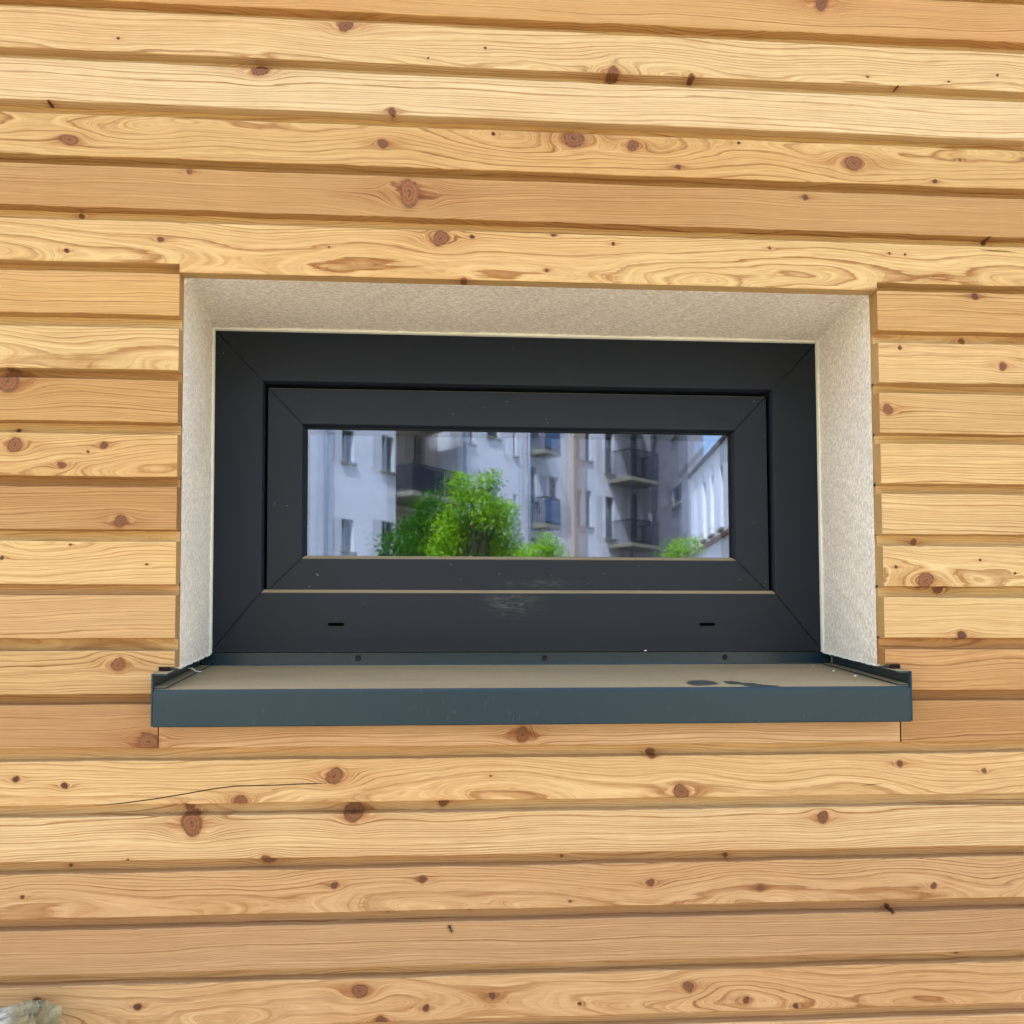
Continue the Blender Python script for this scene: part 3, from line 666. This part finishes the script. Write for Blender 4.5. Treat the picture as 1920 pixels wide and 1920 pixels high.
class Facade:
    def __init__(s, pa, sa, pb, sb):
        A = mir(pa, 1000, sa); B = mir(pb, 1000, sb); s.O = Vector((A.x, A.y, 0)); d = Vector((B.x-A.x, B.y-A.y, 0)); s.L = d.length; s.u = d.normalized()
        s.n = Vector((-s.u.y, s.u.x, 0))
        if s.n.dot(Vector((0, 0, 0)) - s.O) < 0: s.n = -s.n
    def uz(s, px, py):
        """where the mirrored photo ray meets this facade"""
        e = Vector((EYE[0], 2*(D+.023)-EYE[1], EYE[2])); q = mir(px, py, 10.0); d = q-e
        den = d.dot(s.n); t = (s.O-e).dot(s.n)/den; P = e+d*t
        return (P-s.O).dot(s.u), P.z
def wall_open(F, u0, u1, H, ops, mb, depth=.28, nz=0.0):
    us = sorted({u0, u1, *[o[0] for o in ops], *[o[1] for o in ops]}); us = [u for u in us if u0-1e-6 <= u <= u1+1e-6]
    P = lambda uu, nn, z: (F.O.x+F.u.x*uu+F.n.x*nn, F.O.y+F.u.y*uu+F.n.y*nn, z)
    for a_, b_ in zip(us[:-1], us[1:]):
        if b_-a_ < 1e-5: continue
        m_ = (a_+b_)/2; here = sorted([o for o in ops if o[0]-1e-6 <= m_ <= o[1]+1e-6], key=lambda o: o[2]); z = 0
        for o in here+[None]:
            zt = o[2] if o else H
            if zt > z+1e-4: mb.add([P(a_,nz,z),P(b_,nz,z),P(b_,nz,zt),P(a_,nz,zt)], [(0,1,2,3)])
            if o: z = max(z, o[3])
    for (a_, b_, z0, z1) in ops:
        d = -depth
        mb.add([P(a_,nz,z0),P(b_,nz,z0),P(b_,nz,z1),P(a_,nz,z1),P(a_,nz+d,z0),P(b_,nz+d,z0),P(b_,nz+d,z1),P(a_,nz+d,z1)], [(0,1,5,4),(1,2,6,5),(2,3,7,6),(3,0,4,7)])
def window_part(F, o, parent, depth=.22):
    a_, b_, z0, z1 = o; w = b_-a_; fr = .07
    mb = MB(); q = lambda x0, x1, y0, y1: mb.obox(F.O, F.u, F.n, (x0, -depth, y0), (x1, -depth+.06, y1))
    q(a_, a_+fr, z0, z1); q(b_-fr, b_, z0, z1); q(a_+fr, b_-fr, z0, z0+fr); q(a_+fr, b_-fr, z1-fr, z1); q(a_+w/2-fr/2, a_+w/2+fr/2, z0+fr, z1-fr); q(a_+fr, a_+w/2-fr/2, z0+(z1-z0)*.68, z0+(z1-z0)*.68+.05); q(a_+w/2+fr/2, b_-fr, z0+(z1-z0)*.68, z0+(z1-z0)*.68+.05)
    mb.obox(F.O, F.u, F.n, (a_-.08, -.02, z0-.10), (b_+.08, .10, z0-.002), 1)
    f_ = mb.build('window', [DARKW, SLAB], parent)
    mb = MB(); mb.obox(F.O, F.u, F.n, (a_, -depth-.03, z0), (b_, -depth-.005, z1)); mb.build('pane', PANE, f_)
def openings(F, cols, umax):
    """cols: (px0, px1, py_top, py_bottom) of one seen window; repeated over the storeys"""
    res = []
    for (x0, x1, yt, yb, hmax) in cols:
        ua, _ = F.uz(x0, yb); ub, _ = F.uz(x1, yb); um = (ua+ub)/2; xm = (x0+x1)/2
        zb = F.uz(xm, yb)[1]; zt = F.uz(xm, yt)[1]
        for n in range(-3, 5):
            z0 = zb+3.25*n; z1 = zt+3.25*n
            if z0 > .6 and z1 < hmax-.5: res.append((ua, ub, z0, z1))
    return res
def balcony(F, px0, px1, py_floor, py_rail, out, parent, fill=IRON, posts=False):
    ua, z0 = F.uz(px0, py_floor); ub, _ = F.uz(px1, py_floor); zr = F.uz(px0, py_rail)[1]
    mb = MB(); mb.obox(F.O, F.u, F.n, (ua, .0, z0-.18), (ub, out, z0)); b_ = mb.build('balcony', SLAB, parent)
    mb = MB(); rr = .012
    def bar(u, n_): mb.obox(F.O, F.u, F.n, (u-rr, n_-rr, z0), (u+rr, n_+rr, zr))
    nb = int((ub-ua)/.11)
    for i in range(nb+1): bar(ua+(ub-ua)*i/nb, out-.03)
    ns = int(out/.11)
    for i in range(ns): bar(ua+.015, .05+(out-.1)*i/ns); bar(ub-.015, .05+(out-.1)*i/ns)
    mb.obox(F.O, F.u, F.n, (ua, out-.055, zr), (ub, out-.005, zr+.05)); mb.obox(F.O, F.u, F.n, (ua, 0, zr), (ua+.05, out-.055, zr+.05)); mb.obox(F.O, F.u, F.n, (ub-.05, 0, zr), (ub, out-.055, zr+.05))
    mb.obox(F.O, F.u, F.n, (ua, out-.05, z0+.001), (ub, out-.01, z0+.12))
    if fill is not IRON: mb.obox(F.O, F.u, F.n, (ua+.03, out-.02, z0+.10), (ub-.03, out+.0, zr-.08), 1)
    if posts: mb.obox(F.O, F.u, F.n, (ua, out-.1, z0-3.1), (ua+.09, out-.01, z0-.18)); mb.obox(F.O, F.u, F.n, (ub-.09, out-.1, z0-3.1), (ub, out-.01, z0-.18))
    mb.build('railing', [IRON, fill], b_)
    return b_
def pipe(F, px, H, parent):
    u, _ = F.uz(px, 1000); P = F.O+F.u*u+F.n*.12
    mb = MB(); mb.tube([(P.x, P.y, 0), (P.x, P.y, H)], .07, 10); mb.build('downpipe', PIPE, parent, smooth=True)

apt = empty('apartment_building', (4, -40, 0))
tag(apt, 'pale apartment block with iron balconies reflected in the window pane', 'building')
apt.location = (0, 0, 0)
H1 = 16.5
def seg(F, u0, u1, ops, mat, H=H1, back=9.0):
    mb = MB(); wall_open(F, u0, u1, H, ops, mb)
    P = lambda uu, nn, z: (F.O.x+F.u.x*uu+F.n.x*nn, F.O.y+F.u.y*uu+F.n.y*nn, z)
    mb.add([P(u0,0,0),P(u0,-back,0),P(u0,-back,H),P(u0,0,H),P(u1,0,0),P(u1,-back,0),P(u1,-back,H),P(u1,0,H)], [(0,1,2,3),(5,4,7,6),(1,5,6,2)])
    mb.build('facade', mat, apt)
    mb = MB(); mb.obox(F.O, F.u, F.n, (u0, -back, H), (u1, .35, H+.35)); mb.build('roof', ROOFT, apt)
    for o in ops: window_part(F, o, apt)
# first wing, with the loggia corner
FA = Facade(580, 34, 865, 40.5)
uE = FA.uz(866, 900)[0]; uL = FA.uz(742, 900)[0]
opsA = openings(FA, [(641,664,806,866,H1), (716,739,818,884,H1), (520,545,800,862,H1)], uE)
seg(FA, -14, uL, opsA, REND)
class Sub(Facade):
    def __init__(s, F, off): s.O = F.O + F.n*off; s.u = F.u; s.n = F.n; s.L = F.L
FA2 = Sub(FA, -1.3)
opsA2 = openings(FA2, [(776,797,818,930,H1)], 0)
seg(FA2, uL+.001, uE-.001, opsA2, REND2)
for dz in (-1, 0, 1):
    z0_ = FA.uz(800, 934)[1]+3.25*dz
    mb = MB(); mb.obox(FA.O, FA.u, FA.n, (uL+.15, -1.29, z0_-.18), (uE-.5, .75, z0_)); bb = mb.build('balcony', SLAB, apt)
    mb = MB(); n_ = 26
    for i in range(n_+1):
        u = uL+.18+(uE-.68-uL)*i/n_; mb.obox(FA.O, FA.u, FA.n, (u-.016, .68, z0_), (u+.016, .71, z0_+1.05))
    for i in range(12): nn = -.4+1.1*i/12; mb.obox(FA.O, FA.u, FA.n, (uL+.16, nn, z0_), (uL+.19, nn+.03, z0_+1.05)); mb.obox(FA.O, FA.u, FA.n, (uE-.53, nn, z0_), (uE-.50, nn+.03, z0_+1.05))
    mb.obox(FA.O, FA.u, FA.n, (uL+.15, .67, z0_+1.05), (uE-.5, .73, z0_+1.1)); mb.obox(FA.O, FA.u, FA.n, (uL+.2, .64, z0_+.02), (uL+2.1, .66, z0_+.98))
    mb.build('railing', IRON, bb)
pipe(FA, 607, H1, apt)
# second wing
FB = Facade(866, 40.5, 1075, 46.5)
uE2 = FB.uz(1068, 900)[0]; uE3 = FB.uz(1090, 900)[0]
opsB = openings(FB, [(881,889,780,832,H1),(914,938,898,960,H1),(962,969,790,855,H1),(996,1006,875,940,H1),(1030,1047,894,962,H1)], uE2)
seg(FB, 0.002, uE2, opsB, REND); pipe(FB, 868, H1, apt); pipe(FB, 989, H1, apt)
seg(Sub(FB, .25), uE2+.001, uE3, [], REND2)
BLUE = simple('blue_awning_cloth', (0.05, 0.09, 0.16), .8)
balcony(FB, 993, 1021, 984, 936, .9, apt, BLUE); balcony(FB, 993, 1021, 846, 800, .9, apt, BLUE)
# third wing with steel balconies
FC = Facade(1090, 47.0, 1222, 50.5)
uE4 = FC.uz(1222, 900)[0]
opsC = openings(FC, [(1097,1110,920,988,H1),(1136,1152,932,1010,H1),(1186,1200,925,1010,H1)], uE4)
seg(FC, 0.002, uE4, opsC, REND)
for yf, yr in ((900, 850), (1022, 980), (778, 735)): balcony(FC, 1140, 1196, yf, yr, 1.5, apt, IRON, True)
# cross wing, its shade put into the grey wall colour
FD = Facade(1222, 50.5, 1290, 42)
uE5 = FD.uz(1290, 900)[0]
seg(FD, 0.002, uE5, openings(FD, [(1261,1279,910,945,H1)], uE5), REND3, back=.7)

low = empty('low_white_building'); tag(low, 'low white building with tall window strips at the right end of the reflection', 'building')
FE = Facade(1296, 36, 1372, 29); uE6 = FE.L+8
HL = FE.uz(1340, 846)[1]
ops = []
for (a_, b_) in ((1318, 1324), (1332, 1338), (1350, 1356)):
    ua = FE.uz(a_, 900)[0]; ub = FE.uz(b_, 900)[0]; ops.append((ua, ub, FE.uz(1340, 1000)[1], HL-.7))
mb = MB(); wall_open(FE, 0, uE6, HL, ops, mb)
P = lambda uu, nn, z: (FE.O.x+FE.u.x*uu+FE.n.x*nn, FE.O.y+FE.u.y*uu+FE.n.y*nn, z)
mb.add([P(0,0,0),P(0,-8,0),P(0,-8,HL),P(0,0,HL)], [(0,1,2,3)]); mb.build('wall', simple('bright_white_facade', lin(240, 240, 244, .95), .9, .2, .5, .04), low)
for o in ops: window_part(FE, o, low)
mb = MB(); mb.obox(FE.O, FE.u, FE.n, (-.3, -8, HL), (uE6+.3, .12, HL+.10)); mb.build('roof', simple('roof_fascia_brown', (0.10, 0.07, 0.055), .7), low)
mb = MB(); zz_ = FE.uz(1340, 1012)[1]; mb.obox(FE.O, FE.u, FE.n, (0, .0, zz_-.12), (uE6, .12, zz_)); mb.build('ledge', simple('brown_ledge_wood', (0.20, 0.09, 0.05), .7), low)

# ------------------------------------------------------------------ courtyard trees
def leaf_mat(name, c1, c2):
    t = NT(name); gi = t.n('NewGeometry'); f = t.noise(t.coord(), 1.3, 2, .5)
    cc = t.mix(gi.outputs['Random Per Island'], c1, c2); t.l(cc, t.b.inputs['Base Color'])
    t.b.inputs['Roughness'].default_value = .55
    tr = t.n('BsdfTranslucent'); t.l(t.mix(1.0, cc, (1.6, 1.9, .5), 'MULTIPLY'), tr.inputs[0])
    mx = t.n('MixShader'); mx.inputs[0].default_value = .4; t.l(t.b.outputs[0], mx.inputs[1]); t.l(tr.outputs[0], mx.inputs[2]); t.l(mx.outputs[0], t.out.inputs[0]); return t.m
LEAF = leaf_mat('spring_leaves', (0.14, 0.26, 0.008), (0.30, 0.44, 0.02)); LEAF2 = leaf_mat('dark_leaves', (0.025, 0.085, 0.006), (0.06, 0.16, 0.012))
BARK = simple('bark', (0.10, 0.075, 0.055), .9)
def tree(name, label, lobes, trunk, s, mat, n, ls):
    """lobes: (px, py, radius px) seen in the pane at distance s; each a loose cluster of leaf sprays"""
    rd = random.Random(len(lobes)*13+n); base = mir(trunk, 1000, s); base.z = 0
    t = empty(name, base); tag(t, label, 'tree', 'courtyard trees')
    k = (s+1.5)/1915.0; mb = MB(); tb = MB()
    top = max((mir(a, b, s) for a, b, _ in lobes), key=lambda v: v.z) - base
    tb.tube([(0,0,0),(.05,0,top.z*.35),(0,.05,top.z*.7),(top.x*.5,top.y*.5,top.z*.92)], [.13,.10,.06,.02], 8)
    for (a, b, r) in lobes:
        c = mir(a, b, s) - base; c.y += rd.uniform(-.7, .7); rr = r*k
        tb.tube([(0, .03, top.z*rd.uniform(.3, .55)), (c.x*.5, c.y*.5, c.z-rr*1.0), tuple(c)], [.05,.03,.01], 6)
        for _ in range(int(n*r*r/900.0)):
            d = Vector((rd.gauss(0,1), rd.gauss(0,1), rd.gauss(0,1))).normalized()*rr*(rd.random()**.45); d.z *= 1.15
            p = c+d; ax = (d.normalized()*.6+Vector((rd.uniform(-1,1), rd.uniform(-1,1), rd.uniform(-.9,.6)))).normalized()
            side = ax.cross(Vector((rd.uniform(-.3,.3), rd.uniform(-.3,.3), 1))).normalized(); L = ls*rd.uniform(.7,1.3); up = side.cross(ax)*L*.12
            mb.add([p, p+ax*L*.5+side*L*.24+up, p+ax*L, p+ax*L*.5-side*L*.24+up], [(0,1,2,3)])
    tb.build('trunk', BARK, t, smooth=True); mb.build('crown', mat, t)
tree('ash_tree', 'bright green leafy tree before the balconies in the reflection', [(868,925,26),(905,920,20),(875,960,36),(915,965,34),(945,975,30),(905,1010,44),(955,1010,30),(845,1000,36),(860,1040,60),(940,1060,60),(925,912,16),(960,955,20)], 900, 14.0, LEAF, 420, .085)
tree('maple_tree', 'darker green tree left of the bright one in the reflection', [(780,985,30),(810,965,34),(770,1015,44),(810,1010,46),(735,1035,26),(800,1060,60),(835,990,30)], 800, 16.5, LEAF2, 420, .10)
tree('small_shrub_tree', 'low bright green tree top right of the bright tree in the reflection', [(1000,1035,22),(1025,1030,24),(1040,1045,24),(985,1050,26),(1010,1070,40)], 1015, 12.0, LEAF, 420, .07)
tree('slim_tree', 'thin green tree top before the shaded wing in the reflection', [(1262,1035,16),(1280,1022,14),(1292,1030,18),(1275,1060,34)], 1275, 26.0, LEAF, 420, .12)

# ------------------------------------------------------------------ small things
def mat_oldwood():
    t = NT('weathered_grey_wood'); v = t.coord((20, 160, 160)); f = t.noise(v, 1.0, 5, .7); f2 = t.noise(t.coord((6, 30, 30)), 1.0, 4, .6)
    at = t.n('TexCoord'); sx = t.n('SeparateXYZ'); t.l(at.outputs['Object'], sx.inputs[0])
    c = t.mix(t.smooth(f, .3, .65), (0.13, 0.115, 0.09), (0.55, 0.52, 0.45))
    yl = t.smooth(t.math('ADD', sx.outputs[0], t.math('MULTIPLY', f2, .03)), -0.026, -0.008)
    c = t.mix(yl, c, t.mix(t.smooth(f2, .3, .7), (0.15, 0.12, 0.06), (0.38, 0.32, 0.19)))
    t.l(c, t.b.inputs['Base Color']); t.b.inputs['Roughness'].default_value = .95; t.bump(f, 1, .003); return t.m
def old_log():
    # axis along local x, broken end at x = 0
    rd = random.Random(5); nx, nt = 150, 40; vs = []; ph = [rd.uniform(0, 6.3) for _ in range(9)]
    for i in range(nx):
        x = -3.6*(1-i/(nx-1))**2.2
        for j in range(nt):
            a_ = 2*math.pi*j/nt
            r_ = .032*(1+.06*math.sin(3*a_+ph[0])+.05*math.sin(7*a_+x*6+ph[1])+.03*math.sin(15*a_+x*9+ph[2])+.03*math.sin(x*40+a_*2))
            jag = (.0035*math.sin(4*a_+ph[3])+.0025*math.sin(9*a_+ph[4])+rd.uniform(-.0025, .0025)+.006*math.cos(a_))*max(0, 1+x/.025)
            r_ *= 1-.12*max(0, 1+x/.006)+rd.uniform(-.03, .03)
            vs.append((x+jag, r_*math.cos(a_), r_*math.sin(a_)))
    fs = [(i*nt+j, (i+1)*nt+j, (i+1)*nt+(j+1) % nt, i*nt+(j+1) % nt) for i in range(nx-1) for j in range(nt)]
    c0 = len(vs); vs.append((-.02, 0, 0)); fs += [((nx-1)*nt+j, c0, (nx-1)*nt+(j+1) % nt) for j in range(nt)]; c1 = len(vs); vs.append((-3.6, 0, 0)); fs += [(j, (j+1) % nt, c1) for j in range(nt)]
    me = bpy.data.meshes.new('weathered_log'); me.from_pydata(vs, [], fs); me.materials.append(mat_oldwood()); me.update()
    o = link(bpy.data.objects.new('weathered_log', me))
    tip = ray(88, 1930, -.085); o.location = tip; o.rotation_euler = (0, R(-17.5), 0); o.rotation_euler.z = R(1.0)
    tag(o, 'broken end of a grey weathered log leaning at the bottom left of the boards', 'log'); return o
old_log()

# an ant on the boards
def ant():
    p = ray(845, 1742, YF); o = MB(); ax = Vector((.42, 0, -.9)).normalized(); Y_ = Vector((0, -1, 0)); sd_ = ax.cross(Y_)
    def pt(a_, s_, h_): return ax*a_ + sd_*s_ + Y_*h_
    prof = [(-.0058,.0001),(-.0052,.0011),(-.0042,.0016),(-.0030,.0014),(-.0021,.0004),(-.0014,.0008),(-.0004,.0010),(.0008,.0007),(.0014,.0004),(.0020,.0009),(.0028,.0011),(.0036,.0007),(.0040,.0001)]
    o.tube([pt(a_, 0, .0017) for a_, _ in prof], [r_ for _, r_ in prof], 10)
    for s_ in (-1, 1):
        for a0, a1 in ((.0008, .0036), (-.0002, -.0006), (-.0010, -.0046)):
            o.tube([pt(a0, 0, .0014), pt((a0+a1)/2, s_*.0018, .0026), pt(a1, s_*.0034, .0002)], [.00022,.0002,.00014], 5)
        o.tube([pt(.0034, s_*.0003, .0018), pt(.0048, s_*.0012, .0024), pt(.0058, s_*.0008, .0014)], [.00014,.00012,.0001], 5)
    b = o.build('ant', simple('ant_brown_black', (.02, .009, .006), .35, .5, 50, .1), None, True); b.location = p
    tag(b, 'small dark ant crawling on the board below the sill', 'insect')
ant()

def crumb(x, y, r_, label, z=None, name='plaster_crumb'):
    rd = random.Random(int(x*9999)); o = MB(); n, m_ = 7, 5; vs = []
    for i in range(m_+1):
        th = math.pi*i/m_
        for j in range(n):
            a_ = 2*math.pi*j/n; q = r_*(1+rd.uniform(-.35, .35)); vs.append((q*math.sin(th)*math.cos(a_)*1.3, q*math.sin(th)*math.sin(a_), q*.7*math.cos(th)))
    o.add(vs, [(i*n+j, i*n+(j+1) % n, (i+1)*n+(j+1) % n, (i+1)*n+j) for i in range(m_) for j in range(n)])
    b = o.build(name, BEAD); b.location = (x, y, (sill_z(y) if z is None else z)+r_*.6)
    tag(b, label, 'crumb', 'plaster crumbs fallen on the sill and frame')
for px, py, r_, lb in ((1563,1259,.0014,'white plaster crumb at the back right of the sill, nearest the frame'), (1604,1269,.0019,'largest white plaster crumb on the right part of the sill'),
                       (1657,1276,.0012,'small white crumb beside the right end cap of the sill'), (1525,1250,.0011,'tiny pale crumb left of the others on the right of the sill')):
    x, y = sp(px, py); crumb(x, y, r_, lb)
q = ray(1210, 1221, D-.0015); crumb(q.x, D-.0022, .0016, 'pale crumb stuck at the lower edge of the window frame', z=1.5328)
# curled shaving of plaster at the left end of the sill
x, y = sp(352, 1262); x2, y2 = sp(378, 1262); o = MB()
P0 = Vector((x, y, sill_z(y)+.006)); P1 = Vector((x2, y2, sill_z(y2)+.002))
o.tube([P0, P0.lerp(P1, .3)+Vector((0, 0, .0015)), P0.lerp(P1, .65)+Vector((0, 0, -.0015)), P1], [.0006, .0013, .0010, .0007], 6)
b = o.build('plaster_shaving', BEAD); tag(b, 'curled white plaster shaving at the left end of the sill', 'shaving')
# ragged sealant crumbs along the lower edge of the left reveal
rd = random.Random(9)
for s_ in (-1, 1):
    o = MB(); n_ = 60; vs = []
    for i in range(n_+1):
        y_ = .001+(D-.010)*i/n_; z_ = sill_z(y_)+.0188; h_ = rd.uniform(.0006, .0028)*(1 if s_ < 0 else .6); d_ = rd.uniform(.0002, .0016)
        vs += [(s_*.4442, y_, z_+.0015), (s_*(.4438-d_), y_, z_), (s_*(.4438-d_*.6), y_, z_-h_), (s_*.4442, y_, z_-h_*.5)]
    o.add(vs, [(i*4+j, i*4+(j+1) % 4, i*4+4+(j+1) % 4, i*4+4+j) for i in range(n_) for j in range(4)])
    o.build('torn_plaster_edge', BEAD, rev)
